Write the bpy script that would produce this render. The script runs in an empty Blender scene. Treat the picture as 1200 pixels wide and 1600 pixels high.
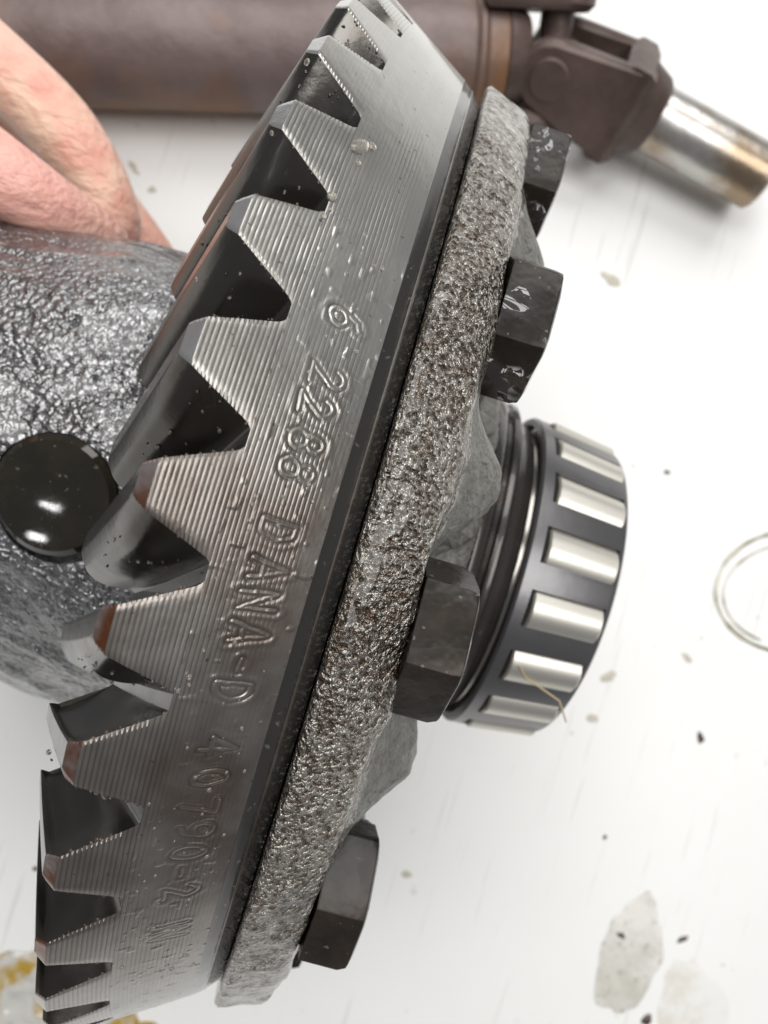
import bpy, bmesh, math, random
import numpy as np
from mathutils import Vector, Matrix, Euler

random.seed(7); np.random.seed(7)
SC = bpy.context.scene
S = 0.108                      # one unit = radius of the ring gear (108 mm)
COL = SC.collection
PI = math.pi

# ------------------------------------------------------------------ camera
F_PX, CX, CD, RA, RB, RC = 1170.24, 0.0123, 1.8658, -0.0385, 0.0516, -0.2900
cam_d = bpy.data.cameras.new('camera'); cam = bpy.data.objects.new('camera', cam_d); COL.objects.link(cam)
Rwc = Matrix.Rotation(RC, 3, 'Z') @ Matrix.Rotation(RB, 3, 'Y') @ Matrix.Rotation(RA, 3, 'X')
Mc = Rwc.transposed().to_4x4(); Mc.translation = Vector((CX, 0, CD)) * S
cam.matrix_world = Mc
cam_d.sensor_fit = 'HORIZONTAL'; cam_d.sensor_width = 36.0
cam_d.lens = 36.0 * F_PX / 1200.0
cam_d.clip_start = 0.005; cam_d.clip_end = 20
cam_d.dof.use_dof = True; cam_d.dof.focus_distance = 0.93 * S; cam_d.dof.aperture_fstop = 34
SC.camera = cam

# ------------------------------------------------------------------ room light
SC.view_settings.view_transform = 'Standard'; SC.view_settings.look = 'None'
SC.view_settings.exposure = 0.2; SC.view_settings.gamma = 1.0
W = bpy.data.worlds.new('World'); SC.world = W; W.use_nodes = True
bg = W.node_tree.nodes['Background']; bg.inputs[0].default_value = (0.93, 0.95, 1.0, 1); bg.inputs[1].default_value = 0.16

def lamp(name, pos, target, sx, sy, radiance, col=(1, 1, 1)):
    d = bpy.data.lights.new(name, 'AREA'); d.shape = 'RECTANGLE'; d.size = sx * S; d.size_y = sy * S
    d.energy = radiance * PI * sx * sy * S * S; d.color = col
    o = bpy.data.objects.new(name, d); COL.objects.link(o)
    p = Vector(pos); o.location = p * S
    o.rotation_euler = (Vector(target) - p).to_track_quat('-Z', 'Y').to_euler()
    return o
lamp('window_light', (-1.0, 12.5, 11.0), (0, 0, 0), 16, 9, 3.9, (1, 0.99, 0.975))
lamp('overhead_fill', (6.0, 1.0, 15.5), (0, 0, 0), 9, 9, 4.3, (1, 0.985, 0.965))
lamp('overhead_fill', (-5.5, 3.5, 15.5), (0, 0, 0), 7, 7, 5.0, (1, 0.99, 0.975))  # extra light added to lift the shaft's shadow and make the case glitter
for px_, py_ in ((77, 791), (56, 840)):                                 # two tiny lamps added for the bright dashes mirrored in the cross pin
    d_ = (Rwc.transposed() @ Vector(((px_ - 600) / F_PX, (800 - py_) / F_PX, -1))).normalized()
    nrm = Vector((0, math.sin(-.175), math.cos(-.175))); hit = Vector((CX, 0, CD)) + d_ * 1.40
    rf_ = d_ - 2 * d_.dot(nrm) * nrm; q_ = hit + rf_ * ((15.0 - hit.z) / rf_.z)
    lamp('pin_glint_lamp', q_, q_ + Vector((0, 0, -1)), 0.42, .05, 70)

# ------------------------------------------------------------------ helpers
MATS = {}
class N:
    """small node-graph writer"""
    def __init__(s, name):
        s.m = bpy.data.materials.new(name); s.m.use_nodes = True; s.t = s.m.node_tree
        s.b = s.t.nodes['Principled BSDF']; MATS[name] = s.m
        g = s.t.nodes.new('ShaderNodeNewGeometry'); v = s.t.nodes.new('ShaderNodeVectorMath'); v.operation = 'SCALE'
        v.inputs['Scale'].default_value = 1 / S; s.t.links.new(g.outputs['Position'], v.inputs[0]); s.pos = v.outputs[0]
    def link(s, a, b): s.t.links.new(a, b)
    def set(s, **k):
        for n, v in k.items():
            i = s.b.inputs[n.replace('_', ' ')]
            if hasattr(v, 'is_linked'): s.link(v, i)
            elif isinstance(v, tuple): i.default_value = (*v, 1) if len(v) == 3 else v
            else: i.default_value = v
    def vec(s, scale=(1, 1, 1), rot=(0, 0, 0), loc=(0, 0, 0), src=None):
        n = s.t.nodes.new('ShaderNodeMapping'); n.inputs['Scale'].default_value = scale
        n.inputs['Rotation'].default_value = rot; n.inputs['Location'].default_value = loc
        s.link(src or s.pos, n.inputs[0]); return n.outputs[0]
    def noise(s, scale, detail=2, rough=.5, vec=None, dist=0):
        n = s.t.nodes.new('ShaderNodeTexNoise'); n.inputs['Scale'].default_value = scale
        n.inputs['Detail'].default_value = detail; n.inputs['Roughness'].default_value = rough
        n.inputs['Distortion'].default_value = dist
        s.link(vec or s.pos, n.inputs['Vector']); return n.outputs['Fac']
    def vor(s, scale, vec=None, feat='F1'):
        n = s.t.nodes.new('ShaderNodeTexVoronoi'); n.inputs['Scale'].default_value = scale; n.feature = feat
        s.link(vec or s.pos, n.inputs['Vector']); return n.outputs['Distance']
    def ramp(s, fac, stops, interp='LINEAR'):
        n = s.t.nodes.new('ShaderNodeValToRGB'); e = n.color_ramp.elements; n.color_ramp.interpolation = interp
        while len(e) < len(stops): e.new(.5)
        for el, (p, c) in zip(e, stops):
            el.position = p; el.color = (c, c, c, 1) if not isinstance(c, tuple) else (*c, 1)
        s.link(fac, n.inputs[0]); return n.outputs[0]
    def mix(s, fac, a, b, mode='MIX'):
        n = s.t.nodes.new('ShaderNodeMix'); n.data_type = 'RGBA'; n.blend_type = mode
        for v, i in ((fac, n.inputs[0]), (a, n.inputs[6]), (b, n.inputs[7])):
            if hasattr(v, 'is_linked'): s.link(v, i)
            else: i.default_value = (*v, 1) if isinstance(v, tuple) else v
        return n.outputs[2]
    def math(s, op, a, b=0.0, clamp=False):
        n = s.t.nodes.new('ShaderNodeMath'); n.operation = op; n.use_clamp = clamp
        for v, i in ((a, n.inputs[0]), (b, n.inputs[1])):
            if hasattr(v, 'is_linked'): s.link(v, i)
            else: i.default_value = v
        return n.outputs[0]
    def bump(s, h, dist, strength=1.0, prev=None):
        n = s.t.nodes.new('ShaderNodeBump'); n.inputs['Distance'].default_value = dist * S
        n.inputs['Strength'].default_value = strength; s.link(h, n.inputs['Height'])
        if prev: s.link(prev, n.inputs['Normal'])
        return n.outputs[0]

def new_mesh(name, V, Fc, mats=(), parent=None, smooth=True, mat_idx=None):
    """V (n,3) in gear units, Fc list of faces or (m,4) array"""
    V = np.asarray(V, dtype=np.float32) * S
    me = bpy.data.meshes.new(name)
    if isinstance(Fc, np.ndarray):
        m, k = Fc.shape
        me.vertices.add(len(V)); me.vertices.foreach_set('co', V.ravel())
        me.loops.add(m * k); me.loops.foreach_set('vertex_index', Fc.astype(np.int32).ravel())
        me.polygons.add(m); me.polygons.foreach_set('loop_start', np.arange(0, m * k, k, dtype=np.int32))
        me.update(calc_edges=True)
    else:
        me.from_pydata([tuple(v) for v in V], [], [tuple(f) for f in Fc])
    for mt in mats: me.materials.append(MATS[mt] if isinstance(mt, str) else mt)
    if mat_idx is not None: me.polygons.foreach_set('material_index', np.asarray(mat_idx, dtype=np.int32))
    if smooth: me.polygons.foreach_set('use_smooth', np.ones(len(me.polygons), dtype=bool))
    me.update(); me.validate()
    o = bpy.data.objects.new(name, me); COL.objects.link(o)
    if parent: o.parent = parent
    return o

def sharp(o, deg=35):
    o.data.set_sharp_from_angle(angle=math.radians(deg)); return o

def grid_faces(nr, nc, wrap=False, flip=False):
    i, j = np.meshgrid(np.arange(nr - 1), np.arange(nc if wrap else nc - 1), indexing='ij')
    j2 = (j + 1) % nc
    f = np.stack([i * nc + j, i * nc + j2, (i + 1) * nc + j2, (i + 1) * nc + j], -1).reshape(-1, 4)
    return f[:, ::-1].copy() if flip else f

def lathe(name, prof, mat, parent=None, n=128, deg=30):
    """profile [(x, r)] round the gear axis; outward normals when x grows along the profile"""
    th = np.linspace(0, 2 * PI, n, endpoint=False)
    V = np.array([[(x, r * math.sin(t), r * math.cos(t)) for t in th] for x, r in prof]).reshape(-1, 3)
    o = new_mesh(name, V, grid_faces(len(prof), n, True, True), [mat], parent)
    return sharp(o, deg)

def fix_normals(o):
    bm = bmesh.new(); bm.from_mesh(o.data); bmesh.ops.recalc_face_normals(bm, faces=bm.faces); bm.to_mesh(o.data); bm.free(); return o

def bm_obj(name, bm, mat, parent=None, smooth=True, deg=35):
    for v in bm.verts: v.co *= S
    bmesh.ops.recalc_face_normals(bm, faces=bm.faces)
    me = bpy.data.meshes.new(name); bm.to_mesh(me); bm.free()
    for mt in (mat if isinstance(mat, (list, tuple)) else [mat]): me.materials.append(MATS[mt])
    o = bpy.data.objects.new(name, me); COL.objects.link(o)
    if parent: o.parent = parent
    if smooth:
        me.polygons.foreach_set('use_smooth', np.ones(len(me.polygons), dtype=bool)); sharp(o, deg)
    return o

def bm_cyl(bm, p0, p1, r0, r1=None, seg=32, bev=0.0):
    p0, p1 = Vector(p0), Vector(p1); r1 = r0 if r1 is None else r1
    ax = (p1 - p0); L = ax.length; q = ax.to_track_quat('Z', 'Y').to_matrix()
    b = min(bev, L * .4)
    st = [(0, r0 - b), (b, r0), (L - b, r1), (L, r1 - b)] if b > 0 else [(0, r0), (L, r1)]
    rings = []
    for z, r in st:
        rings.append([bm.verts.new(p0 + q @ Vector((r * math.cos(a), r * math.sin(a), z))) for a in (2 * PI * k / seg for k in range(seg))])
    for a, b_ in zip(rings, rings[1:]):
        for k in range(seg): bm.faces.new((a[k], a[(k + 1) % seg], b_[(k + 1) % seg], b_[k]))
    bm.faces.new(rings[0][::-1]); bm.faces.new(rings[-1])

def bm_plate(bm, pts, frame, thick, bev=.02):
    """outline pts (u,v) in frame (origin,U,V,Nrm), extruded +-thick/2, bevelled edges"""
    o, U, Vv, Nn = frame
    ctr = Vector((sum(p[0] for p in pts) / len(pts), sum(p[1] for p in pts) / len(pts)))
    rings = []
    for z, ins in ((-thick / 2, bev), (-thick / 2 + bev, 0), (thick / 2 - bev, 0), (thick / 2, bev)):
        ring = []
        for p in pts:
            d = Vector(p) - ctr; l = d.length; p2 = ctr + d * ((l - ins) / l)
            ring.append(bm.verts.new(o + U * p2.x + Vv * p2.y + Nn * z))
        rings.append(ring)
    n = len(pts)
    for a, b in zip(rings, rings[1:]):
        for k in range(n): bm.faces.new((a[k], a[(k + 1) % n], b[(k + 1) % n], b[k]))
    bm.faces.new(rings[0][::-1]); bm.faces.new(rings[-1])

def vnoise(x, y, seed=0):
    """smooth 2-D value noise in [-1,1]"""
    xi = np.floor(x).astype(np.int64); yi = np.floor(y).astype(np.int64); fx = x - xi; fy = y - yi
    def h(a, b):
        n = (a * 374761393 + b * 668265263 + seed * 982451653) & 0x7fffffff
        n = ((n ^ (n >> 13)) * 1274126177) & 0x7fffffff
        return ((n ^ (n >> 16)) & 0xffff) / 32767.5 - 1
    sx = fx * fx * (3 - 2 * fx); sy = fy * fy * (3 - 2 * fy)
    a = h(xi, yi) * (1 - sx) + h(xi + 1, yi) * sx; b = h(xi, yi + 1) * (1 - sx) + h(xi + 1, yi + 1) * sx
    return a * (1 - sy) + b * sy
def sstep(a, b, x): t = np.clip((x - a) / (b - a), 0, 1); return t * t * (3 - 2 * t)

def tag(o, label=None, cat=None, group=None, kind=None):
    for k, v in (('label', label), ('category', cat), ('group', group), ('kind', kind)):
        if v: o[k] = v
    return o
def thing(name, loc, label, cat, group=None):
    o = bpy.data.objects.new(name, None); COL.objects.link(o); o.empty_display_size = .01
    o.location = Vector(loc) * S; return tag(o, label, cat, group)
def adopt(children, root):
    for c in children:
        c.parent = root; c.matrix_parent_inverse = Matrix.Translation(root.location).inverted()

def pix_ray(px, py):
    return Vector((CX, 0, CD)), (Rwc.transposed() @ Vector(((px - 600) / F_PX, (800 - py) / F_PX, -1))).normalized()
def at_z(px, py, z):
    o, v = pix_ray(px, py); return o + v * ((z - o.z) / v.z)

TABLE_Z = -1.108

# ------------------------------------------------------------------ materials
def m_table():
    n = N('white_table'); 
    big = n.ramp(n.noise(1.1, 4, .6), [(.35, 0.0), (.75, 1.0)])
    c = n.mix(big, (.88, .88, .865), (.85, .85, .83))
    sp = n.ramp(n.noise(9, 3, .6), [(.70, 0.0), (.76, 1.0)]); c = n.mix(n.math('MULTIPLY', sp, .30), c, (.45, .42, .36))
    v1 = n.vor(5.0, n.vec((1, 1, 1), (0, 0, .4))); dots = n.ramp(v1, [(.035, 1.0), (.06, 0.0)])
    c = n.mix(n.math('MULTIPLY', dots, .28), c, (.35, .32, .28))
    sc1 = n.noise(3, 3, .6, n.vec((14, .5, 1), (0, 0, .33))); s1 = n.ramp(sc1, [(.645, 0.0), (.70, 1.0)])
    sc2 = n.noise(3, 3, .6, n.vec((11, .45, 1), (0, 0, -1.1), (3, 2, 0))); s2 = n.ramp(sc2, [(.66, 0.0), (.72, 1.0)])
    c = n.mix(n.math('MULTIPLY', n.math('MAXIMUM', s1, s2), .34), c, (.55, .54, .52))
    n.set(Base_Color=c, Roughness=n.math('ADD', n.math('MULTIPLY', n.noise(6, 3), .2), .28), Specular_IOR_Level=.35)
m_table()

def m_rim():
    n = N('machined_steel')
    st = n.noise(1, 3, .6, n.vec((60, 5, 5)))
    c = n.mix(st, (.38, .375, .35), (.49, .48, .445))
    br = n.ramp(n.noise(3.2, 4, .65, n.vec((1.2, 1, 1), (0, 0, 0), (.4, 2.2, 0))), [(.36, 0.25), (.56, 1.0)])
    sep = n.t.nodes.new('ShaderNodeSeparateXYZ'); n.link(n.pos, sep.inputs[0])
    low = n.ramp(n.math('ADD', n.math('MULTIPLY', sep.outputs['Y'], .5), .5), [(.15, 0.5), (.3, 1.0), (.50, .85), (.60, 0.0)])   # browner and darker on the lower half of the rim
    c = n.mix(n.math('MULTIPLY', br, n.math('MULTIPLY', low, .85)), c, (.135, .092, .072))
    an = n.t.nodes.new('ShaderNodeAttribute'); an.attribute_name = 'oil'
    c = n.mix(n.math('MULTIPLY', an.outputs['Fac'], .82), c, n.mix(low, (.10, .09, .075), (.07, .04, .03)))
    spk = n.ramp(n.noise(120, 2), [(.70, 0.0), (.74, 1.0)])
    c = n.mix(n.math('MULTIPLY', spk, .6), c, (.05, .035, .03))
    rgh = n.math('ADD', n.math('MULTIPLY', n.noise(5, 3), .22), .23)
    b = n.bump(n.noise(45, 3, .55, n.vec((1, .6, .6))), .0016, .5)
    n.set(Base_Color=c, Metallic=.9, Roughness=rgh, Coat_Weight=.5, Coat_Roughness=.08, Normal=b)
m_rim()

def m_dark(name, base, rough, coat, bscale=40, bd=.0008, brown=.35, metallic=.35, rv=.2):
    n = N(name)
    c = n.mix(n.ramp(n.noise(14, 4, .6), [(.42, 0.0), (.7, brown)]), base, (.075, .05, .035))
    sp = n.ramp(n.noise(75, 2), [(.69, 0.0), (.73, 1.0)]); c = n.mix(n.math('MULTIPLY', sp, .5), c, (.22, .20, .18))
    b = n.bump(n.noise(bscale, 3, .6), bd, .6)
    n.set(Base_Color=c, Metallic=metallic, Roughness=n.math('ADD', n.math('MULTIPLY', n.noise(20, 3), rv), rough), Coat_Weight=coat, Coat_Roughness=.05, Normal=b)
m_dark('flank_steel', (.11, .105, .097), .13, .12, 40, .0008, .4, .9)
m_dark('chamfer_steel', (.035, .035, .033), .16, .5, 20, .0004, .2)
m_dark('bolt_oxide', (.017, .014, .011), .16, .08, 16, .0040, .4, .15)
def bolt_film():
    m = MATS['bolt_oxide']; t = m.node_tree; b = t.nodes['Principled BSDF']; b.inputs['Specular IOR Level'].default_value = .3
    n = object.__new__(N); n.m = m; n.t = t; n.b = b
    n.pos = [x for x in t.nodes if x.type == 'VECT_MATH'][0].outputs[0]
    wet = n.ramp(n.noise(9, 2, .5, n.vec((1, 1, 1), (0, 0, 0), (1.3, .4, 2))), [(.46, 0.0), (.54, 1.0)])
    sy = t.nodes.new('ShaderNodeSeparateXYZ'); n.link(n.pos, sy.inputs[0])
    wet = n.math('MULTIPLY', wet, n.ramp(n.math('ADD', n.math('MULTIPLY', sy.outputs['Y'], .5), .5), [(.50, .04), (.60, 1.0)]))      # the upper bolts are the wet ones
    bv = t.nodes.new('ShaderNodeBevel'); bv.inputs['Radius'].default_value = .004 * S; bv.samples = 4
    nb = [x for x in t.nodes if x.type == 'BUMP'][0]; t.links.new(bv.outputs[0], nb.inputs['Normal'])
    cn = n.bump(n.math('MULTIPLY', n.noise(10, 1.4, .45, None, .9), wet), .060, 1.0, bv.outputs[0])
    t.links.new(cn, b.inputs['Coat Normal']); n.link(n.math('MULTIPLY', wet, .9), b.inputs['Coat Weight']); b.inputs['Coat Roughness'].default_value = .015; b.inputs['Coat IOR'].default_value = 1.9
bolt_film()
m_dark('bearing_seat_steel', (.045, .042, .04), .18, .6, 12, .0006, .4, .5)
m_dark('pin_steel', (.016, .0155, .011), .0, .12, 9, .0002, .2, .1, .05)

def m_tip():
    n = N('tooth_tip_steel')
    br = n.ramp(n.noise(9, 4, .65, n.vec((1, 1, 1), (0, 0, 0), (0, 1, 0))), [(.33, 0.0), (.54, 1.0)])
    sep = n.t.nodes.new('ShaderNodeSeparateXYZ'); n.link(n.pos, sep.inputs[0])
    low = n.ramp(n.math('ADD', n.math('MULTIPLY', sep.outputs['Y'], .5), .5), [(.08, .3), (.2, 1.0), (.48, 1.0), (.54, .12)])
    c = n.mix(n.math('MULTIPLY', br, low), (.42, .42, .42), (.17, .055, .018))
    n.set(Base_Color=c, Metallic=.75, Roughness=.24, Coat_Weight=.6, Coat_Roughness=.06, Normal=n.bump(n.noise(60, 3), .002, .6))
m_tip()

def m_cast(name, dark, light, rust, sc, bd, rough, coat, rustfac, metallic=.25, pebble=0.0, pits=0.0):
    n = N(name)
    h1 = n.noise(sc, 2.0, .5); h2 = n.noise(sc * .22, 3, .5)
    if pebble:                                                         # orange-peel skin: domes parted by fine cracks
        wv = n.t.nodes.new('ShaderNodeVectorMath'); wv.operation = 'MULTIPLY_ADD'
        nz = n.t.nodes.new('ShaderNodeTexNoise'); nz.inputs['Scale'].default_value = sc * .5; n.link(n.pos, nz.inputs['Vector'])
        n.link(nz.outputs['Color'], wv.inputs[0]); wv.inputs[1].default_value = (.016,) * 3; n.link(n.pos, wv.inputs[2])
        d = n.vor(sc * .62, wv.outputs[0]); h1 = n.math('SUBTRACT', n.math('MULTIPLY', h1, 1 - pebble), n.math('MULTIPLY', n.math('MULTIPLY', d, d), pebble * 1.3))
    c = n.mix(n.ramp(n.noise(sc * .4, 3, .6), [(.36, 0.0), (.64, 1.0)]), dark, light)
    rf = n.ramp(n.noise(sc * .45, 3, .65, n.vec((1, 1, 1), (0, 0, 0), (4, 2, 1))), [(.46, 0.0), (.62, rustfac)])
    big = n.ramp(n.noise(2.4, 3, .6), [(.38, .25), (.60, 1.0)])
    c = n.mix(n.math('MULTIPLY', rf, big), c, rust)
    if pits: c = n.mix(n.math('MULTIPLY', n.ramp(h1, [(.40, 1.0), (.50, 0.0)]), pits), c, (.050, .031, .015))     # grime in the pits
    b = n.bump(h2, bd * 2.2, .6); b = n.bump(h1, bd, 1.0, b)
    n.set(Base_Color=c, Metallic=metallic, Roughness=n.math('ADD', n.math('MULTIPLY', n.noise(sc * .15, 3), .22), rough), Coat_Weight=coat, Coat_Roughness=.04, Normal=b)
m_cast('flange_cast_iron', (.26, .235, .20), (.49, .465, .425), (.115, .062, .030), 150, .0140, .07, .6, .8, .78, 0, .88)
m_cast('case_cast_iron', (.20, .20, .205), (.33, .33, .335), (.09, .075, .055), 120, .0085, .06, .6, .5, .85, .6)
m_cast('hub_cast_iron', (.17, .175, .16), (.25, .255, .235), (.09, .08, .06), 100, .010, .36, .12, .5, .08, .25, .35)

def m_simple(name, base, rough, metallic=0., coat=0., nsc=20, nd=.001, var=.25):
    n = N(name); k = 1 - var
    c = n.mix(n.noise(nsc * .5, 4, .6), tuple(v * k for v in base), base)
    n.set(Base_Color=c, Roughness=rough, Metallic=metallic, Coat_Weight=coat, Normal=n.bump(n.noise(nsc, 3), nd, .5)); return n
m_simple('cage_steel', (.215, .21, .215), .34, .85, .1, 40, .0006)
m_simple('roller_steel', (.74, .71, .64), .42, .9, .2, 8, .0002, .08)
m_simple('race_steel', (.35, .33, .30), .2, .9, .3, 10, .0003)
n = N('rusty_shaft_steel')
c = n.mix(n.ramp(n.noise(2.2, 5, .65), [(.35, 0.0), (.65, 1.0)]), (.105, .075, .068), (.20, .155, .15))
c = n.mix(n.ramp(n.noise(1.3, 3, .6, n.vec((1, 1, 1), (0, 0, 0), (5, 1, 2))), [(.46, 0.0), (.62, .85)]), c, (.25, .125, .05))
n.set(Base_Color=c, Roughness=.5, Metallic=.25, Normal=n.bump(n.noise(16, 4), .008, .6))
n = N('yoke_steel')
c = n.mix(n.ramp(n.noise(3, 5, .65), [(.35, 0.0), (.65, 1.0)]), (.07, .045, .037), (.15, .105, .092))
n.set(Base_Color=c, Roughness=.45, Metallic=.2, Normal=n.bump(n.noise(14, 4), .010, .6))
n = N('bare_shaft_steel')
c = n.mix(n.ramp(n.noise(3, 4, .65, n.vec((1, 1, 1), (0, 0, 0), (2, 0, 1))), [(.42, 0.0), (.62, 1.0)]), (.56, .545, .52), (.33, .25, .17))
n.set(Base_Color=c, Roughness=.30, Metallic=.85, Normal=n.bump(n.noise(12, 3), .006, .6))
n = N('skin')
c = n.mix(n.ramp(n.noise(2.6, 3, .55), [(.36, 0.0), (.62, 1.0)]), (.82, .44, .37), (.83, .58, .44))
c = n.mix(n.ramp(n.noise(4.2, 3, .6, n.vec((1, 1, 1), (0, 0, 0), (3, 1, 2))), [(.52, 0.0), (.70, .7)]), c, (.70, .25, .20))
wr = n.noise(14, 4, .6, n.vec((1, 2.6, 2.6), (0, 0, .6)))
n.set(Base_Color=c, Roughness=.42, Subsurface_Weight=.25, Subsurface_Scale=.004, Specular_IOR_Level=.45, Coat_Weight=.12,
      Normal=n.bump(n.noise(70, 3), .004, .4, n.bump(wr, .022, .7)))
n.b.inputs['Subsurface Radius'].default_value = (1, .35, .2)
n = N('clear_oil'); n.set(Base_Color=(.8, .76, .68), Roughness=.03, Specular_IOR_Level=.6, Transmission_Weight=.85, IOR=1.47)
n = N('amber_oil'); n.set(Base_Color=n.mix(n.ramp(n.noise(9, 3), [(.48, 0.0), (.62, 1.0)]), (.82, .81, .76), (.62, .40, .05)), Roughness=.05, Specular_IOR_Level=.6, Transmission_Weight=.35, IOR=1.47, Normal=n.bump(n.noise(6, 2, .5), .09, 1))
n = N('dark_oil'); n.set(Base_Color=(.05, .035, .02), Roughness=.05, Coat_Weight=1.0)
n = N('grime'); n.set(Base_Color=n.mix(n.noise(30, 2), (.03, .02, .015), (.10, .06, .04)), Roughness=.35, Coat_Weight=.6)
n = N('stain_film')
sk_ = n.ramp(n.noise(34, 3, .6), [(.60, 0.0), (.68, 1.0)])
n.set(Base_Color=n.mix(n.math('MULTIPLY', sk_, .6), n.mix(n.ramp(n.noise(5, 5, .7), [(.36, 0.0), (.66, 1.0)]), (.78, .765, .72), (.56, .54, .48)), (.34, .31, .26)), Roughness=.12)
n = N('faint_film'); n.set(Base_Color=n.mix(n.ramp(n.noise(5, 5, .7), [(.42, 0.0), (.62, 1.0)]), (.83, .825, .80), (.70, .66, .58)), Roughness=.3)
n = N('oil_trail'); n.set(Base_Color=n.mix(n.ramp(n.noise(7, 3), [(.40, 0.0), (.60, 1.0)]), (.66, .64, .55), (.26, .235, .14)), Roughness=.08, Coat_Weight=.6)
n = N('stain_dry'); n.set(Base_Color=n.mix(n.noise(26, 3), (.66, .62, .54), (.42, .38, .30)), Roughness=.4)
n = N('straw'); n.set(Base_Color=(.45, .36, .22), Roughness=.5)

# ------------------------------------------------------------------ table
g = 30
tb = new_mesh('table_top', [(-g, -g, TABLE_Z), (g, -g, TABLE_Z), (g, g, TABLE_Z), (-g, g, TABLE_Z)], [(0, 1, 2, 3)], ['white_table'], smooth=False)
tag(tb, 'white scratched work table top spotted with oil under the gear', 'table', kind='structure')

# ------------------------------------------------------------------ differential
diff = thing('differential', (0, 0, TABLE_Z), 'oily steel differential with toothed ring gear, bolted flange and roller bearing, held on its rim', 'gear assembly')
parts = []

K = 0.5322; XA, XL = -0.1088, -0.1988
NT = 44; PITCH = 2 * PI / NT; PH = 0.7763
cone_r = lambda x: 1 - K * x
RIDGE = 0.0052

def ridge_h(x, th):
    """turned grooves on the outer face; filled by oil here and there"""
    ph = x / RIDGE + .12 * vnoise(th * 9, x * 40, 3) + .05 * vnoise(th * 60, x * 160, 4)
    wv = (.5 + .5 * np.cos(2 * PI * ph)) ** 5
    fill = .55 + .45 * vnoise(th * 4.5 + 3, x * 25, 5)
    fill = fill * (1 - .85 * sstep(-.035, -.012, x)) * (1 - .93 * sstep(.40, .62, th)) * (1 - .35 * sstep(-.55, -.8, th) )
    smear = sstep(.1, .6, vnoise(th * 7, x * 28, 11)) * .6
    return -.0005 * wv * np.clip(fill - smear * .4, .04, 1.1)

# --- lettering strokes (unit box, w .62)
def arc(cx, cy, rx, ry, a0, a1, n=14):
    return [(cx + rx * math.cos(math.radians(a0 + (a1 - a0) * i / n)), cy + ry * math.sin(math.radians(a0 + (a1 - a0) * i / n))) for i in range(n + 1)]
GLY = {
 '0': [arc(.31, .5, .27, .48, 0, 360, 24)],
 '6': [arc(.31, .30, .27, .28, 0, 360, 20), [(.05, .34), (.08, .62), (.2, .86), (.42, .98)]],
 '9': [arc(.31, .70, .27, .28, 0, 360, 20), [(.57, .66), (.54, .38), (.42, .14), (.2, .02)]],
 '2': [arc(.30, .72, .26, .26, 165, -35, 14) + [(.04, .03), (.60, .03)]],
 '8': [arc(.31, .74, .22, .23, 0, 360, 18), arc(.31, .26, .27, .26, 0, 360, 20)],
 '4': [[(.44, .0), (.44, 1.0), (.02, .32), (.62, .32)]],
 '7': [[(.04, .97), (.60, .97), (.22, .0)]],
 'D': [[(.06, .02), (.06, .98)], [(.06, .98), (.26, .98)] + arc(.26, .5, .33, .48, 90, -90, 14) + [(.06, .02)]],
 'A': [[(.0, .0), (.31, 1.0), (.62, .0)], [(.12, .34), (.50, .34)]],
 'N': [[(.05, .0), (.05, 1.0), (.57, .0), (.57, 1.0)]],
 '-': [[(.1, .45), (.5, .45)]], '1': [[(.3, 0), (.3, 1)]],
}
TXT = [('6', .2309), ('2', .1591), ('2', .1226), ('8', .0816), ('8', .0480), ('D', -.0212), ('A', -.0650), ('N', -.1010), ('A', -.1383),
       ('-', -.1760), ('D', -.2064), ('4', -.2755), ('0', -.3187), ('7', -.3600), ('9', -.3952), ('0', -.4316), ('-', -.465), ('2', -.5029),
       ('1', -.575), ('N', -.595), ('1', -.69), ('1', -.71), ('1', -.735)]
LH = .039
def letters_h(X, T):
    H = np.zeros_like(X); H2 = np.zeros_like(X); O = np.zeros_like(X)
    for gi, (ch, tc) in enumerate(TXT):
        xc = -.0495 + .0015 * math.sin(gi * 2.3); tilt = .08 * math.sin(gi * 5.1)
        m = (np.abs(T - tc) < .045) & (np.abs(X - xc) < .04)
        if not m.any(): continue
        u = -(T[m] - tc) * 1.026 / LH * 1.06; v = (X[m] - xc) / LH
        u, v = u - tilt * v + .31, v + tilt * u + .5
        u = u + .03 * vnoise(T[m] * 120, X[m] * 120, 21); v = v + .03 * vnoise(T[m] * 110, X[m] * 110, 22)
        D = np.full(u.shape, 9.)
        for st in GLY[ch]:
            for (x0, y0), (x1, y1) in zip(st, st[1:]):
                dx, dy = x1 - x0, y1 - y0; t = np.clip(((u - x0) * dx + (v - y0) * dy) / (dx * dx + dy * dy + 1e-9), 0, 1)
                D = np.minimum(D, np.hypot(u - x0 - t * dx, v - y0 - t * dy))
        D *= LH
        wear = (1 - .6 * sstep(-.40, -.70, tc)) * np.clip(.85 + .5 * vnoise(T[m] * 60, X[m] * 60, 71), .25, 1.15)
        H[m] += wear * (-.0016 * np.exp(-(D / .0046) ** 4) + .0022 * np.exp(-(D / .0030) ** 2) + .0005 * np.exp(-((D - .0088) / .0030) ** 2))
        F_ = .8 * np.exp(-(D / .0062) ** 4); H2[m] = np.maximum(H2[m], F_); O[m] += .6 * np.exp(-((D - .0042) / .0013) ** 2) * wear
    return H, H2, O

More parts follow.
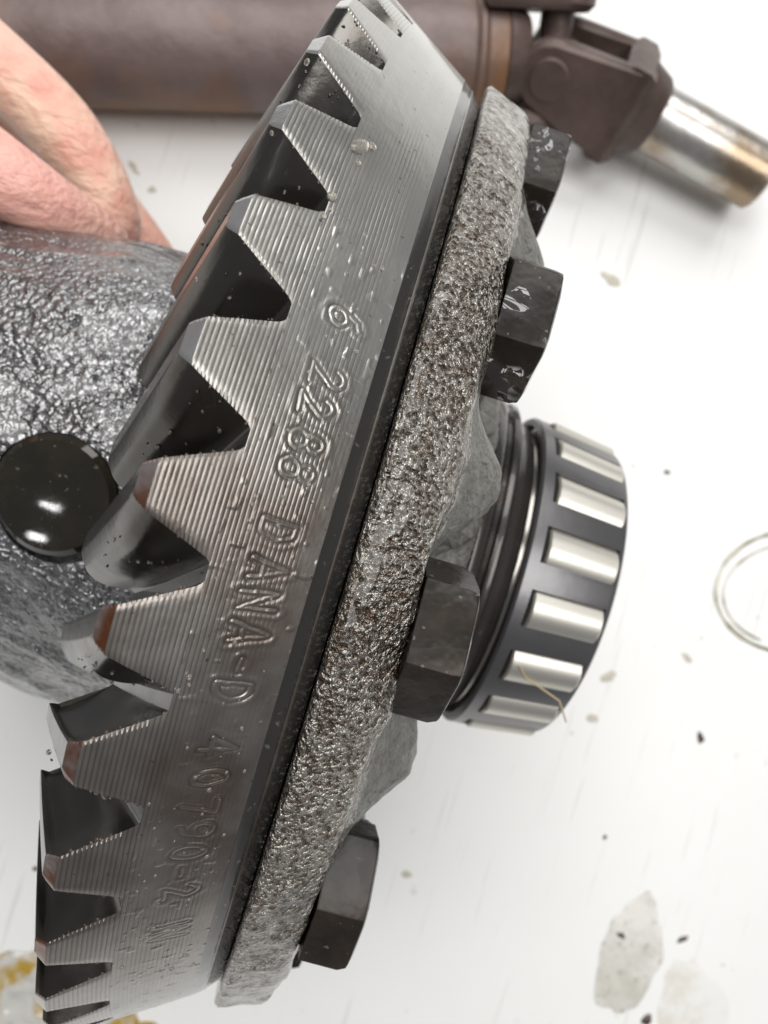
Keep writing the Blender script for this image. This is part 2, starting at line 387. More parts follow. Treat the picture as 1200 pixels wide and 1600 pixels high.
# --- ring gear body
def build_ring():
    xs = np.linspace(XA, 0, 185); th = np.concatenate([np.linspace(-1.16, 1.16, 2100), np.linspace(1.16, 2 * PI - 1.16, 220)[1:-1]])
    X, T = np.meshgrid(xs, th, indexing='ij')
    rh = ridge_h(X, T); H, H2, O = letters_h(X, T)
    Rr = cone_r(X) + rh * (1 - H2) + H
    oil = np.clip(-rh / .0005 * (1 - H2) + O, 0, 1)
    Rr += .0006 * np.maximum(0, vnoise(T * 110, X * 110, 31) - .55) * 3 * (T < .35)       # beads of oil
    V = [np.stack([X, Rr * np.sin(T), Rr * np.cos(T)], -1).reshape(-1, 3)]
    nc = len(th); F = [grid_faces(len(xs), nc, True, True)]; off = len(xs) * nc; mi = [np.zeros(len(F[0]), int)]
    # coarse rest: bevel and back on the right; root cone, toe and bore on the left
    th2 = np.linspace(0, 2 * PI, 352, endpoint=False)
    sc = .805
    def rest(prof, m):
        nonlocal off
        P = np.array([[(x, r * np.sin(t), r * np.cos(t)) for t in th2] for x, r in prof]).reshape(-1, 3)
        f = grid_faces(len(prof), len(th2), True, True) + off
        V.append(P); F.append(f); off += len(P); mi.append(np.full(len(f), m))
    rest([(0, 1.0), (.001, .9988), (.009, .9945), (.0165, .9890), (.0170, .9886)], 1)
    rest([(.0170, .9886), (.0182, .9880), (.0195, .9867), (.0208, .9842)], 0)
    rest([(.0208, .9842), (.0214, .9836), (.0355, .9700), (.0365, .968)], 1)
    rest([(.0365, .968), (.0372, .935), (.0376, .60), (-.12, .60), (XAP + sc * (XA - XAP), .62), (XAP + sc * (XA - XAP), sc * cone_r(XA))], 1)
    k = np.linspace(sc, 1, 12)
    rest([(XAP + q * (XA - XAP), q * cone_r(XA)) for q in k], 1)
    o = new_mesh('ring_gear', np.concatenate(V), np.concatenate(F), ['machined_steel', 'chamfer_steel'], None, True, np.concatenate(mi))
    at = o.data.attributes.new('oil', 'FLOAT', 'POINT'); ov = np.zeros(len(o.data.vertices), np.float32); ov[:oil.size] = oil.ravel(); at.data.foreach_set('value', ov)
    return sharp(o, 50)
XAP = -0.72
ring = build_ring(); parts.append(ring)

# --- one tooth
def build_tooth(ridge=1.0):
    nv, nu, ns = 84, 13, 13
    v = np.linspace(0, 1, nv); hw_root, hw_tip = .0585, .0170
    w = hw_root + (hw_tip - hw_root) * v + .005 * np.exp(-v / .03) * (1 - v)
    w = w - .0012 * sstep(.95, 1, v)                                 # worn corner at the tip
    u = np.linspace(-1, 1, nu)
    x = XA + v * (XL - XA)
    Vv, U = np.meshgrid(v, u, indexing='ij'); X = XA + Vv * (XL - XA); T = U * w[:, None]
    # grooves use an angle-free pattern so the mesh can be shared by all teeth
    gro = -.0005 * ridge * (.5 + .5 * np.cos(2 * PI * X / RIDGE)) ** 5 * (1 - sstep(.76, .80, Vv)) * (.85 + .3 * vnoise(U * 3, X * 60, 8))
    gro = gro * (1 - sstep(.80, .97, np.abs(U)))
    Rr = cone_r(X) + gro - .017 * sstep(.80, .801, Vv) * (Vv - .80) / .20
    edge = np.clip((np.abs(U) - .86) / .14, 0, 1) * .0016; Rr -= edge
    P = np.stack([X, Rr * np.sin(T), Rr * np.cos(T)], -1).reshape(-1, 3)
    F = [grid_faces(nv, nu, False, False)]
    mi = [np.where(np.arange(len(F[0])) // (nu - 1) >= int(.80 * nv), 1, 0)]
    V = [P]; off = len(P)
    s = np.linspace(0, 1, ns); scl = 1 - .19 * s; dth = -(.100 * s + .018 * s * s)
    def pt(xx, rr, tt, i):                                            # shrink towards the pitch apex, turn by the spiral
        return np.stack([XAP + scl[i] * (xx - XAP), scl[i] * rr * np.sin(tt + dth[i]), scl[i] * rr * np.cos(tt + dth[i])], -1)
    sub = np.unique(np.concatenate([np.arange(0, 12), np.arange(12, nv, 4), [nv - 1]]))
    Rg = Rr
    for side, col in ((-1, 0), (1, nu - 1)):
        rows = []
        for i in range(ns):
            bulge = .017 * np.sin(PI * v[sub] ** 1.35) * (1 if side < 0 else -.6)
            tt = T[sub, col] + side * (bulge if i else 0) * min(1, s[i] * 4)
            rows.append(pt(x[sub], Rg[sub, col], tt, i))
        A = np.concatenate(rows); f = grid_faces(ns, len(sub), False, side > 0) + off
        V.append(A); F.append(f); off += len(A); mi.append(np.full(len(f), 2))
    # top land and toe
    rows = [pt(np.full(nu, XL), Rg[-1, :], T[-1, :], i) for i in range(ns)]
    A = np.concatenate(rows); f = grid_faces(ns, nu, False, False) + off; V.append(A); F.append(f); off += len(A); mi.append(np.full(len(f), 2))
    A = pt(X.ravel(), Rg.ravel(), T.ravel(), ns - 1); f = grid_faces(nv, nu, False, True) + off; V.append(A); F.append(f); mi.append(np.full(len(f), 2))
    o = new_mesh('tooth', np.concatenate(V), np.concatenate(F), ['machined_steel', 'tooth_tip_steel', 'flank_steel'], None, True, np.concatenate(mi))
    bm = bmesh.new(); bm.from_mesh(o.data); bmesh.ops.remove_doubles(bm, verts=bm.verts, dist=1e-7)
    bmesh.ops.recalc_face_normals(bm, faces=bm.faces); bm.to_mesh(o.data); bm.free()
    return sharp(o, 28)
tooth0 = build_tooth()
tooth1 = build_tooth(.12)                                              # grooves drowned in oil: the upper teeth
for t_, rg in ((tooth0, 1.0), (tooth1, .15)):
    me = t_.data; co = np.zeros(len(me.vertices) * 3, np.float32); me.vertices.foreach_get('co', co); xx = co[0::3] / S
    av = ((.5 + .5 * np.cos(2 * PI * xx / RIDGE)) ** 5 * .85 * rg).astype(np.float32); me.attributes.new('oil', 'FLOAT', 'POINT').data.foreach_set('value', av)
for k in range(NT):
    src = tooth1 if PH - (k + .5) * PITCH > .50 else tooth0
    t = src if k in (0, NT - 1) else src.copy()
    if k not in (0, NT - 1): COL.objects.link(t)
    t.rotation_euler = (-(PH - (k + .5) * PITCH), 0, 0)
    t.parent = ring

# --- flange of the case (rough casting), ribs between the bolts
BOLT0 = 0.9282; NB = 12; BP = 2 * PI / NB
def build_flange():
    prof = [(.0380, .90), (.0385, .975), (.0395, .992), (.0420, .999), (.047, 1.003), (.060, 1.001), (.075, .996), (.09, .991), (.105, .985), (.117, .979), (.126, .972), (.131, .963), (.134, .950), (.136, .925)]
    prof += [(.137, r) for r in np.linspace(.90, .52, 22)] + [(.150, .49), (.172, .47), (.20, .462), (.235, .457), (.262, .45), (.272, .437), (.274, .36)]
    # refine
    pr = [prof[0]]
    for a, b in zip(prof, prof[1:]):
        L = math.hypot(b[0] - a[0], b[1] - a[1]); k = max(1, int(L / .0045))
        pr += [(a[0] + (b[0] - a[0]) * i / k, a[1] + (b[1] - a[1]) * i / k) for i in range(1, k + 1)]
    P = np.array(pr); th = np.concatenate([np.linspace(-1.25, 1.25, 520), np.linspace(1.25, 2 * PI - 1.25, 120)[1:-1]])
    PX, T = np.meshgrid(P[:, 0], th, indexing='ij'); PR, _ = np.meshgrid(P[:, 1], th, indexing='ij')
    ph = (T - (BOLT0 + BP / 2)) / BP; dm = np.abs(ph - np.round(ph)) * BP        # angle from a rib
    face = sstep(.125, .137, PX)
    rib = .084 * np.exp(-(dm / .105) ** 2.3) * (1 + .05 * vnoise(T * 12, PR * 11, 47) + .03 * vnoise(T * 40, PR * 45, 48)) * sstep(.94, .80, PR) * face * (1 - sstep(.62, .47, PR) * .2) * (PX < .2)
    lump = vnoise(T * 9, PX * 8 + PR * 5, 40) * .004 + vnoise(T * 26, PX * 22 + PR * 20, 41) * .0022 + vnoise(T * 60, PX * 60 + PR * 55, 42) * .0016
    outer = sstep(.90, .97, PR)
    Rr = PR + (lump * 1.1 + .008 * vnoise(T * 5, T * 0, 43) * sstep(.08, .13, PX)) * outer - outer * .006 * sstep(.05, .13, PX) * np.clip(vnoise(T * 7, T * 0 + 9, 44), -.3, 1)
    Xx = PX + rib + lump * face * 1.2 + .01 * face * outer * vnoise(T * 6, T * 0 + 4, 45)
    V = np.stack([Xx, Rr * np.sin(T), Rr * np.cos(T)], -1).reshape(-1, 3)
    f = grid_faces(len(P), len(th), True, True)
    rr = np.arange(len(P))[:, None].repeat(len(th), 1)[:-1].ravel()
    mi = np.where(P[np.clip(rr, 0, len(P) - 1), 0] > .1365, 1, 0)
    return new_mesh('case_flange', V, f, ['flange_cast_iron', 'hub_cast_iron'], None, True, mi)
parts.append(build_flange())

# --- ring bolts
def build_bolt():
    bm = bmesh.new(); Rc = .107; rings = []
    for x, sc, rnd in ((.0, 1, 0), (.006, 1.0, 0), (.058, 1.0, 0), (.070, .97, .55), (.074, .90, 1), (.075, .80, 1)):
        ring = []
        for k in range(48):
            a = 2 * PI * k / 48; hexr = Rc * math.cos(PI / 6) / math.cos((a % (PI / 3)) - PI / 6)
            r = (hexr * (1 - rnd) + min(hexr, Rc * .93) * rnd) * sc
            if x == .070: r = min(hexr, Rc * .955)
            if x == .058: pass
            ring.append(bm.verts.new((x, r * math.sin(a), r * math.cos(a))))
        rings.append(ring)
    for a, b in zip(rings, rings[1:]):
        for k in range(48): bm.faces.new((a[k], a[(k + 1) % 48], b[(k + 1) % 48], b[k]))
    bm.faces.new(rings[-1]); bm.faces.new(rings[0][::-1])
    return bm_obj('bolt', bm, 'bolt_oxide', None, True, 18)
bolt0 = build_bolt()
turn = [.35, -.22, .12, .30, .5, .1, .8, .3, .6, .2, .9, .4]
for k in range(NB):
    b = bolt0 if k == 0 else bolt0.copy()
    if k: COL.objects.link(b)
    a = BOLT0 - k * BP - (.26 if k == 4 else 0); rb = .878
    b.location = Vector((.134, rb * math.sin(a), rb * math.cos(a))) * S
    b.rotation_euler = (-a + turn[k], 0, 0); parts.append(b)

# --- bearing seat and taper roller bearing
parts.append(lathe('bearing_seat', [(.262, .30), (.266, .40), (.270, .418), (.276, .422), (.290, .420), (.296, .414), (.300, .395), (.306, .391), (.313, .393), (.318, .402), (.326, .404), (.332, .402), (.337, .392), (.341, .372), (.352, .366), (.372, .362), (.380, .355), (.382, .25)], 'bearing_seat_steel', None, 160, 40))
brg = lathe('bearing', [(.372, .23), (.374, .345), (.380, .350), (.398, .350), (.402, .335), (.404, .300), (.583, .272), (.584, .285), (.594, .290), (.600, .286), (.601, .23), (.372, .23)], 'race_steel', None, 128, 40)
parts.append(brg)
BR0, BR1, BX0, BX1 = .388, .362, .388, .600
cr = lambda x: BR0 + (BR1 - BR0) * (x - BX0) / (BX1 - BX0)
NRL = 18; ROFF = math.radians(10.4)
def build_cage():
    xs = [BX0, BX0 + .006, BX0 + .030, .582, .592, BX1]
    ro = [cr(BX0) - .006, cr(BX0 + .006), cr(BX0 + .026), cr(.582), cr(.592) - .003, cr(BX1) - .016]
    nseg = NRL * 12; thk = .014; bm = bmesh.new()
    solid = lambda i, j: not (i == 2 and (j % 12) in (0, 1, 2, 3, 9, 10, 11))          # window = 6 of 10 cells round each roller
    vo = {}; vi = {}
    for i, x in enumerate(xs):
        for j in range(nseg):
            a = ROFF + 2 * PI * (j) / nseg
            vo[i, j] = bm.verts.new((x, ro[i] * math.sin(a), ro[i] * math.cos(a))); r2 = ro[i] - thk
            vi[i, j] = bm.verts.new((x, r2 * math.sin(a), r2 * math.cos(a)))
    ni = len(xs) - 1
    for i in range(ni):
        for j in range(nseg):
            if not solid(i, j): continue
            j2 = (j + 1) % nseg
            bm.faces.new((vo[i, j], vo[i, j2], vo[i + 1, j2], vo[i + 1, j])); bm.faces.new((vi[i, j], vi[i + 1, j], vi[i + 1, j2], vi[i, j2]))
            if i == 0 or not solid(i - 1, j): bm.faces.new((vo[i, j], vi[i, j], vi[i, j2], vo[i, j2]))
            if i == ni - 1 or not solid(i + 1, j): bm.faces.new((vo[i + 1, j], vo[i + 1, j2], vi[i + 1, j2], vi[i + 1, j]))
            if not solid(i, (j - 1) % nseg): bm.faces.new((vo[i, j], vo[i + 1, j], vi[i + 1, j], vi[i, j]))
            if not solid(i, j2): bm.faces.new((vo[i, j2], vi[i, j2], vi[i + 1, j2], vo[i + 1, j2]))
    return bm_obj('cage', bm, 'cage_steel', brg, True, 35)
build_cage()
bm = bmesh.new()
x0, x1 = BX0 + .034, .579
bm_cyl(bm, (x0, 0, cr(x0) - .0485), (x1, 0, cr(x1) - .0445), .0580, .0535, 40, .004)
rol0 = bm_obj('roller', bm, 'roller_steel', brg, True, 40)
for k in range(NRL):
    r = rol0 if k == 0 else rol0.copy()
    if k: COL.objects.link(r)
    r.rotation_euler = (-(ROFF + 2 * PI * k / NRL), 0, 0); r.parent = brg

# --- case body behind the gear teeth, with the cross pin in its bore
def build_case():
    xs = np.linspace(-1.45, -.10, 150); th = np.concatenate([np.linspace(-1.6, 1.6, 260), np.linspace(1.6, 2 * PI - 1.6, 60)[1:-1]])
    X, T = np.meshgrid(xs, th, indexing='ij')
    base = np.interp(xs, [-1.45, -1.3, -1.0, -.7, -.45, -.25, -.1], [.30, .42, .485, .515, .53, .55, .60])[:, None]
    R_ = base + .014 * vnoise(T * 3.2, X * 4, 60) + .008 * vnoise(T * 9, X * 9, 61) + .003 * vnoise(T * 24, X * 24, 62)
    R_ = R_ + .035 * sstep(-.9, -1.35, T)                              # thicker lower flank
    R_ -= .03 * np.exp(-((T + .62) / .16) ** 2) * sstep(-.35, -.6, X)  # hollow under the pin
    V = np.stack([X, R_ * np.sin(T), R_ * np.cos(T)], -1).reshape(-1, 3); nc = len(th)
    f = grid_faces(len(xs), nc, True, True)
    o = new_mesh('case_body', V, [tuple(q) for q in f] + [tuple(range(nc))] + [tuple(range(len(V) - nc, len(V)))[::-1]], ['case_cast_iron'], None, True)
    return fix_normals(o)
case = build_case()
PA = -.175; pn = Vector((0, math.sin(PA), math.cos(PA))); pc = Vector((-.478, 0, 0))
bm = bmesh.new(); bm_cyl(bm, pc + pn * .40, pc + pn * .8, .118, None, 64)
cut = bm_obj('cutter', bm, 'case_cast_iron')
md = case.modifiers.new('bore', 'BOOLEAN'); md.object = cut; md.operation = 'DIFFERENCE'; md.solver = 'EXACT'
dg = bpy.context.evaluated_depsgraph_get(); me2 = bpy.data.meshes.new_from_object(case.evaluated_get(dg)); case.modifiers.clear(); case.data = me2; case.data.name = 'case_body'
bpy.data.objects.remove(cut)
sharp(case, 50); parts.append(case)
bm = bmesh.new(); up = pn.orthogonal().normalized()
off = pn.cross(Vector((1, 0, 0))).normalized() * .0085
bm_cyl(bm, pc + pn * .30 + off, pc + pn * .545 + off, .1085, None, 72, .011)
pin = bm_obj('cross_pin', bm, 'pin_steel', None, True, 40); parts.append(pin)

# --- oil drops and grit clinging to the gear (nobody could count them)
def blob_mesh(name, items, mat, sub=2):
    ico = bmesh.new(); bmesh.ops.create_icosphere(ico, subdivisions=sub, radius=1); bv = np.array([v.co for v in ico.verts]); bf = np.array([[v.index for v in f.verts] for f in ico.faces]); ico.free()
    V, F = [], []
    for i, (p, n_, r, fl, el, ax) in enumerate(items):
        n_ = Vector(n_).normalized(); a = Vector(ax); a = (a - n_ * a.dot(n_)).normalized(); b = n_.cross(a)
        M = np.array([a * r * el, b * r, n_ * r * fl]); V.append(bv @ M + np.array(p)); F.append(bf + i * len(bv))
    return new_mesh(name, np.concatenate(V), np.concatenate(F), [mat], None, True)
def rimpt(x, t, dr=0): r = cone_r(x) + dr; return (x, r * math.sin(t), r * math.cos(t)), (K, math.sin(t), math.cos(t))
it = []; gr = []
for k in range(130):
    x = random.uniform(-.105, -.008) if random.random() < .5 else random.gauss(-.045, .02); t = random.uniform(-.75, .35)
    if not (-.108 < x < -.004): continue
    p, n_ = rimpt(x, t); it.append((p, n_, random.choice([.0010, .0013, .0017, .0026]) * random.uniform(.8, 1.2), .7, random.uniform(1, 1.5), (random.random(), 1, 0)))
for x, t, r in ((-.098, .455, .010), (-.085, .47, .007), (-.093, .43, .0045), (-.107, .36, .007), (-.108, .33, .004)):
    p, n_ = rimpt(x, t); it.append((p, n_, r, .5, 2.0 if r > .009 else 1.1, (1, 1.2, 0)))
def on_flank(k, v_, s_):
    tc = PH - (k + .5) * PITCH; q = 1 - .19 * s_; dt = -(.100 * s_ + .018 * s_ * s_)
    w_ = .0585 + (.0170 - .0585) * v_; t_ = tc - w_ - .017 * math.sin(PI * v_ ** 1.35) * min(1, s_ * 4) + dt
    x_ = XA + v_ * (XL - XA); r_ = q * cone_r(x_); n_ = Vector((-.55, -math.cos(t_) * .9, math.sin(t_) * .9 + .35))
    return (XAP + q * (x_ - XAP), r_ * math.sin(t_), r_ * math.cos(t_)), n_
for k in range(0, 8):
    for j in range(13):
        v_ = random.uniform(.15, .95); p, n_ = on_flank(k, v_, random.uniform(.05, .75) ** 1.3)
        r_ = random.choice([.0012, .0015, .002, .0034]) * random.uniform(.8, 1.2)
        (it if random.random() < .4 else gr).append((p, n_, r_, .6, random.uniform(1, 2.2), (random.random() - .5, random.random() - .5, 1)))
drops = tag(blob_mesh('oil_drops', it, 'clear_oil'), kind='stuff'); parts.append(drops)
for k in range(NT):
    tg = PH - k * PITCH
    if abs(tg) > 1.0: continue
    for j in range(16):                                                # grit on the gap edges
        v_ = random.random() * .8; sd = random.choice((-1, 1)); x = XA + v_ * (XL - XA); hw = .0125 + v_ * .044
        p, n_ = rimpt(x, tg + sd * (hw + random.uniform(-.003, .001)) , -.003)
        gr.append((p, n_, random.uniform(.001, .0026), .8, random.uniform(1, 1.6), (random.random() - .5, 1, 0)))
    for j in range(3):
        p, n_ = rimpt(XL + random.uniform(.002, .006), tg + PITCH / 2 + random.uniform(-.009, .009), -.017)
        gr.append((p, n_, random.uniform(.0015, .003), .9, 1.2, (1, 1, 0)))
grit = tag(blob_mesh('grit', gr, 'grime', 1), kind='stuff'); parts.append(grit)
for o_ in parts:
    if o_.name in ('bearing', 'bearing_seat'): o_.location.y += .014 * S
adopt(parts, diff)

# ------------------------------------------------------------------ drive shaft on the table behind
TZ = TABLE_Z + .205
shaft = thing('drive_shaft', tuple(at_z(400, 90, TABLE_Z)), 'rusty brown drive shaft tube with universal joint lying on the white table', 'drive shaft')
sp = []
pA, pB = at_z(-700, 42, TZ), at_z(735, 93, TZ); ax = (pB - pA).normalized(); up = Vector((0, 0, 1)); sd = up.cross(ax).normalized()
bm = bmesh.new(); bm_cyl(bm, pA, pB, .203, None, 64, .01); sp.append(bm_obj('tube', bm, 'rusty_shaft_steel'))
bm = bmesh.new(); bm_cyl(bm, pB - ax * .005, pB + ax * .035, .212, None, 48, .014); bm_cyl(bm, pB + ax * .03, pB + ax * .12, .197, .185, 48, .01); sp.append(bm_obj('weld_collar', bm, 'rusty_shaft_steel'))
cc = at_z(862, 96, TZ)                                                  # centre of the joint cross
bm = bmesh.new()
def ear(n0, sgn, ctr, a, s, out, w, th_, back):
    """fork arm: plate facing +-s at distance out from the centre, running back along -a"""
    o = ctr + s * sgn * out
    pts = [(-back, -w * 1.22), (-back, w * 1.22)] + [(w * .95 * math.cos(q), w * .95 * math.sin(q)) for q in np.linspace(PI / 2, -PI / 2, 11)]
    bm_plate(bm, pts, (o, a, s.cross(a).normalized(), s * sgn), th_, .02)
sA = (sd * .84 + up * .54).normalized()
ear('a', 1, cc, ax, sA, .205, .140, .095, .30); ear('a', -1, cc, ax, sA, .205, .14, .095, .30)
bm_cyl(bm, pB + ax * .10, pB + ax * .20, .19, .17, 40, .02)
sp.append(bm_obj('fork_yoke', bm, 'yoke_steel'))
pE = at_z(1192, 281, TZ - .03); a2 = (pE - cc).normalized(); n2 = Vector((0, 0, 1)); n2 = (n2 - a2 * n2.dot(a2)).normalized(); s2 = n2.cross(a2).normalized()
nn = (n2 * .62 - s2 * .785).normalized()                                 # fork turned a little about its shaft
bm = bmesh.new()
c3 = cc + a2 * .02
ear('b', 1, c3, -a2, nn, .155, .135, .085, .30); ear('b', -1, c3, -a2, nn, .155, .135, .085, .30)
t2 = nn.cross(a2).normalized()
bm_plate(bm, [(-.19, -.17), (-.19, .17), (.19, .17), (.19, -.17)], (c3 + a2 * .285, nn, t2, a2), .12, .03)
bm_cyl(bm, c3 + a2 * .32, c3 + a2 * .43, .165, .142, 40, .02)
sp.append(bm_obj('slip_yoke', bm, 'yoke_steel'))
bm = bmesh.new(); bm_cyl(bm, c3 - nn * .205, c3 + nn * .205, .078, None, 28, .01); bm_cyl(bm, cc - sA * .24, cc + sA * .24, .062, None, 28, .01)
sp.append(bm_obj('joint_cross', bm, 'yoke_steel'))
bm = bmesh.new(); bm_cyl(bm, c3 + a2 * .42, pE, .121, .121, 48, .012); sp.append(bm_obj('stub_shaft', bm, 'bare_shaft_steel'))
adopt(sp, shaft)

# ------------------------------------------------------------------ hand holding the far side of the case
def build_hand():
    vs, ed, rd = [], [], []
    def add(p, r, prev=None):
        vs.append(Vector(p)); rd.append(r)
        if prev is not None: ed.append((prev, len(vs) - 1))
        return len(vs) - 1
    def P(px, py, z, rpx): return tuple(at_z(px, py, z)), rpx * (CD - z) / F_PX
    wr = add(*P(-760, -420, .05, 150)); pa = add(*P(-520, -210, .08, 165), wr); pm = add(*P(-330, -40, .08, 130), pa)
    def chain(root, pts):
        p = root
        for q in pts: p = add(*P(*q), p)
    # index: outer contour in view; middle: in front of it over the case; ring and little: deeper, behind the case
    chain(pm, [(-190, -40, .02, 78), (-60, 58, .0, 64), (30, 130, -.03, 57), (98, 203, -.05, 62), (152, 275, -.08, 50), (176, 335, -.10, 46), (190, 395, -.18, 40)])
    chain(pm, [(-200, 130, .24, 86), (-80, 222, .28, 72), (15, 285, .28, 64), (80, 326, .23, 54), (140, 360, .15, 44), (195, 392, .06, 33)])
    chain(pm, [(-150, -20, -.25, 70), (0, 110, -.33, 56), (120, 250, -.40, 46), (195, 345, -.46, 40), (240, 395, -.50, 34), (265, 430, -.54, 28)])
    chain(pm, [(-180, 0, -.50, 64), (-40, 120, -.60, 48), (70, 240, -.66, 40), (130, 330, -.70, 34), (160, 390, -.72, 28)])
    chain(pa, [(-420, 60, .35, 110), (-330, 230, .48, 84), (-260, 380, .56, 72), (-230, 500, .57, 58)])
    me = bpy.data.meshes.new('hand'); me.from_pydata([v * S for v in vs], ed, []); o = bpy.data.objects.new('hand', me); COL.objects.link(o)
    sk = o.modifiers.new('skin', 'SKIN'); sk.use_smooth_shade = True
    for i, d in enumerate(me.skin_vertices[0].data): d.radius = (rd[i] * S, rd[i] * S); d.use_root = (i == 0)
    sb = o.modifiers.new('sub', 'SUBSURF'); sb.levels = 3; sb.render_levels = 3
    dg = bpy.context.evaluated_depsgraph_get(); m2 = bpy.data.meshes.new_from_object(o.evaluated_get(dg)); o.modifiers.clear(); o.data = m2
    m2.materials.clear(); m2.materials.append(MATS['skin'])
    m2.polygons.foreach_set('use_smooth', np.ones(len(m2.polygons), dtype=bool))
    return o
hand = build_hand()
tag(hand, 'bare pink hand with curled fingers gripping the far side of the gear case', 'hand')

# ------------------------------------------------------------------ oil and dirt on the table
def flat_blob(name, px, py, rx, ry, ang, mat, h=.004, seed=0, wob=.18, n=48):
    c = at_z(px, py, TABLE_Z); k = (CD - TABLE_Z) / F_PX; rx *= k; ry *= k
    bm = bmesh.new(); rings = []
    for rr, z in ((1, .0005), (.96, h * .7), (.85, h), (.5, h * 1.05)):
        ring = []
        for i in range(n):
            a = 2 * PI * i / n; w = 1 + wob * float(vnoise(np.array([math.cos(a) * 1.6 + 7 * seed]), np.array([math.sin(a) * 1.6 + 3]), seed)[0]) + wob * .4 * float(vnoise(np.array([math.cos(a) * 4 + 7 * seed]), np.array([math.sin(a) * 4 + 3]), seed)[0])
            p = Vector((rx * math.cos(a) * w * rr, ry * math.sin(a) * w * rr, 0)); p.rotate(Euler((0, 0, ang))); ring.append(bm.verts.new(c + p + Vector((0, 0, z))))
        rings.append(ring)
    for a, b in zip(rings, rings[1:]):
        for i in range(n): bm.faces.new((a[i], a[(i + 1) % n], b[(i + 1) % n], b[i]))
    bm.faces.new(rings[-1]); return bm_obj(name, bm, mat, None, True, 60)
tag(flat_blob('oil_stain', 985, 1490, 48, 100, .02, 'stain_film', .003, 3), 'greyish dried oil stain on the table at lower right', 'oil stain')
tag(flat_blob('oil_smear', 1085, 1570, 45, 75, .3, 'faint_film', .0015, 5, .4), 'faint brown oil smear beside the grey stain at the bottom right corner', 'oil stain')
tag(flat_blob('oil_puddle', 30, 1570, 95, 85, .2, 'amber_oil', .012, 8, .35), 'glossy yellow oil puddle under the bottom left corner of the gear', 'oil puddle')
tag(flat_blob('oil_puddle', 190, 1612, 70, 45, .2, 'amber_oil', .012, 9, .45), 'small amber oil pool just below the lowest gear teeth', 'oil puddle')

def ribbon(name, pts, w, mat, h=.006):
    """flattened bead following pixel points on the table"""
    k = (CD - TABLE_Z) / F_PX; P = [at_z(x, y, TABLE_Z) for x, y in pts]; bm = bmesh.new(); rows = []
    for i, p in enumerate(P):
        d = (P[min(i + 1, len(P) - 1)] - P[max(i - 1, 0)]).normalized(); s_ = Vector((-d.y, d.x, 0)); ww = w * k * (1 + .25 * math.sin(i * .63) + .15 * math.sin(i * 1.7))
        rows.append([bm.verts.new(p + s_ * ww * a + Vector((0, 0, .0006 + h * (1 - a * a)))) for a in (-1, -.6, 0, .6, 1)])
    for a, b in zip(rows, rows[1:]):
        for i in range(4): bm.faces.new((a[i], a[i + 1], b[i + 1], b[i]))
    return bm_obj(name, bm, mat, None, True, 60)
ring_px = [(1240, 830)] + [(1240 + 122 * math.cos(math.radians(a)), 925 + 95 * math.sin(math.radians(a))) for a in range(-95, -275, -4)]
tag(ribbon('oil_ring', [(x, y) for x, y in ring_px], 3.2, 'oil_trail', .006), 'thin curved ring of wet oil on the table at the right edge', 'oil ring')
tag(ribbon('oil_ring', [(1250 + 120 * math.cos(math.radians(a)), 930 + 82 * math.sin(math.radians(a))) for a in range(-95, -240, -4)], 1.8, 'oil_trail', .004), 'faint inner line inside the wet oil ring at the right edge', 'oil ring')

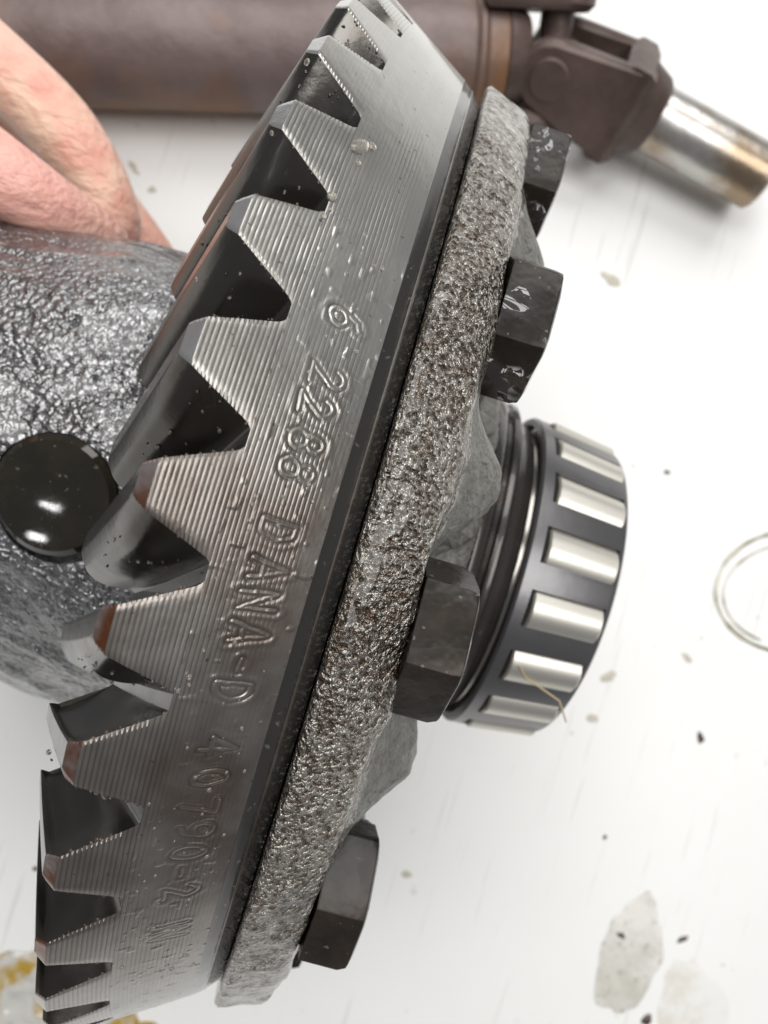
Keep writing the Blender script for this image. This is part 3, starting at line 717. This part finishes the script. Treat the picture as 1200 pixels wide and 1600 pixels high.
def crumb(px, py, r, mat, label, el=1.4, ang=0.):
    flat = .10 if mat == 'stain_dry' else .22; r = r * (.9 if mat == 'stain_dry' else .75)
    k = (CD - TABLE_Z) / F_PX; bm = bmesh.new(); bmesh.ops.create_icosphere(bm, subdivisions=3, radius=1)
    c = at_z(px, py, TABLE_Z)
    for v in bm.verts:
        q = v.co * (1 + .45 * float(vnoise(np.array([v.co.x * 2.2 + px]), np.array([v.co.y * 2.2 + v.co.z]), 3)[0])); q = Vector((q.x * r * k * el, q.y * r * k, q.z * r * k * flat)); q.rotate(Euler((0, 0, ang))); v.co = c + q + Vector((0, 0, r * k * flat * .7))
    return tag(bm_obj('dirt_crumb', bm, mat, None, True, 80), label, 'dirt', 'dirt crumbs scattered on the table')
for a in ((955, 437, 8, 'stain_dry', 'elongated tan dirt crumb right of the upper bolts', 2.2, -.3), (1042, 738, 5, 'grime', 'small dark dirt crumb right of the bearing', 1.2, 0),
          (950, 1057, 9, 'stain_dry', 'brown oval dirt crumb right below the bearing', 1.5, .4), (1072, 1027, 6, 'stain_dry', 'tan dirt crumb between the bearing and the oil ring', 1.7, -.5),
          (1094, 1152, 6, 'grime', 'dark slanted dirt flake far right below the oil ring', 2.4, -1.0), (925, 1122, 6, 'stain_dry', 'faint tan dirt fleck under the larger oval crumb', 1.6, 0),
          (635, 1365, 6, 'stain_dry', 'small yellowish dirt fleck right of the lowest bolt', 1.3, 0), (1065, 1468, 5, 'grime', 'thin brown dirt flake right of the grey stain', 3.2, .6),
          (970, 1460, 6, 'grime', 'dark curled dirt fleck inside the grey stain', 2.2, -.5), (1010, 1592, 12, 'grime', 'brown dirt clump at the foot of the grey stain', .8, 0),
          (238, 297, 6, 'stain_dry', 'grey dirt fleck between the hand and the gear', 1.1, 0), (208, 262, 5, 'stain_dry', 'slanted grey dirt mark beside the fingers', 3.2, -.7),
          (205, 300, 4, 'stain_dry', 'tiny grey dirt fleck nearest the fingertips', 1.2, 0), (945, 1308, 4, 'grime', 'tiny dark dirt speck above the grey stain', 1.1, 0), (55, 1357, 5, 'grime', 'tiny dark dirt speck left of the lower teeth', 1.1, 0)):
    crumb(*a)

# straw fibre stuck to a bearing roller
bm = bmesh.new()
def onb(px, py, dz=0):
    o, v = pix_ray(px, py); t = .8
    while t < 2.2:
        p = o + v * t
        if math.hypot(p.y, p.z) < cr(min(max(p.x, BX0), BX1)) + .006: break
        t += .002
    return p
fp = [onb(812, 1042), onb(822, 1060), onb(845, 1075)]; fp += [fp[-1] + Vector((.045, -.015, .0)), fp[-1] + Vector((.075, -.055, -.01))]
for a, b in zip(fp, fp[1:]): bm_cyl(bm, a, b, .0022, .0018, 8)
fib = bm_obj('straw_fibre', bm, 'straw'); tag(fib, 'thin tan straw fibre stuck across the lower bearing rollers', 'fibre')
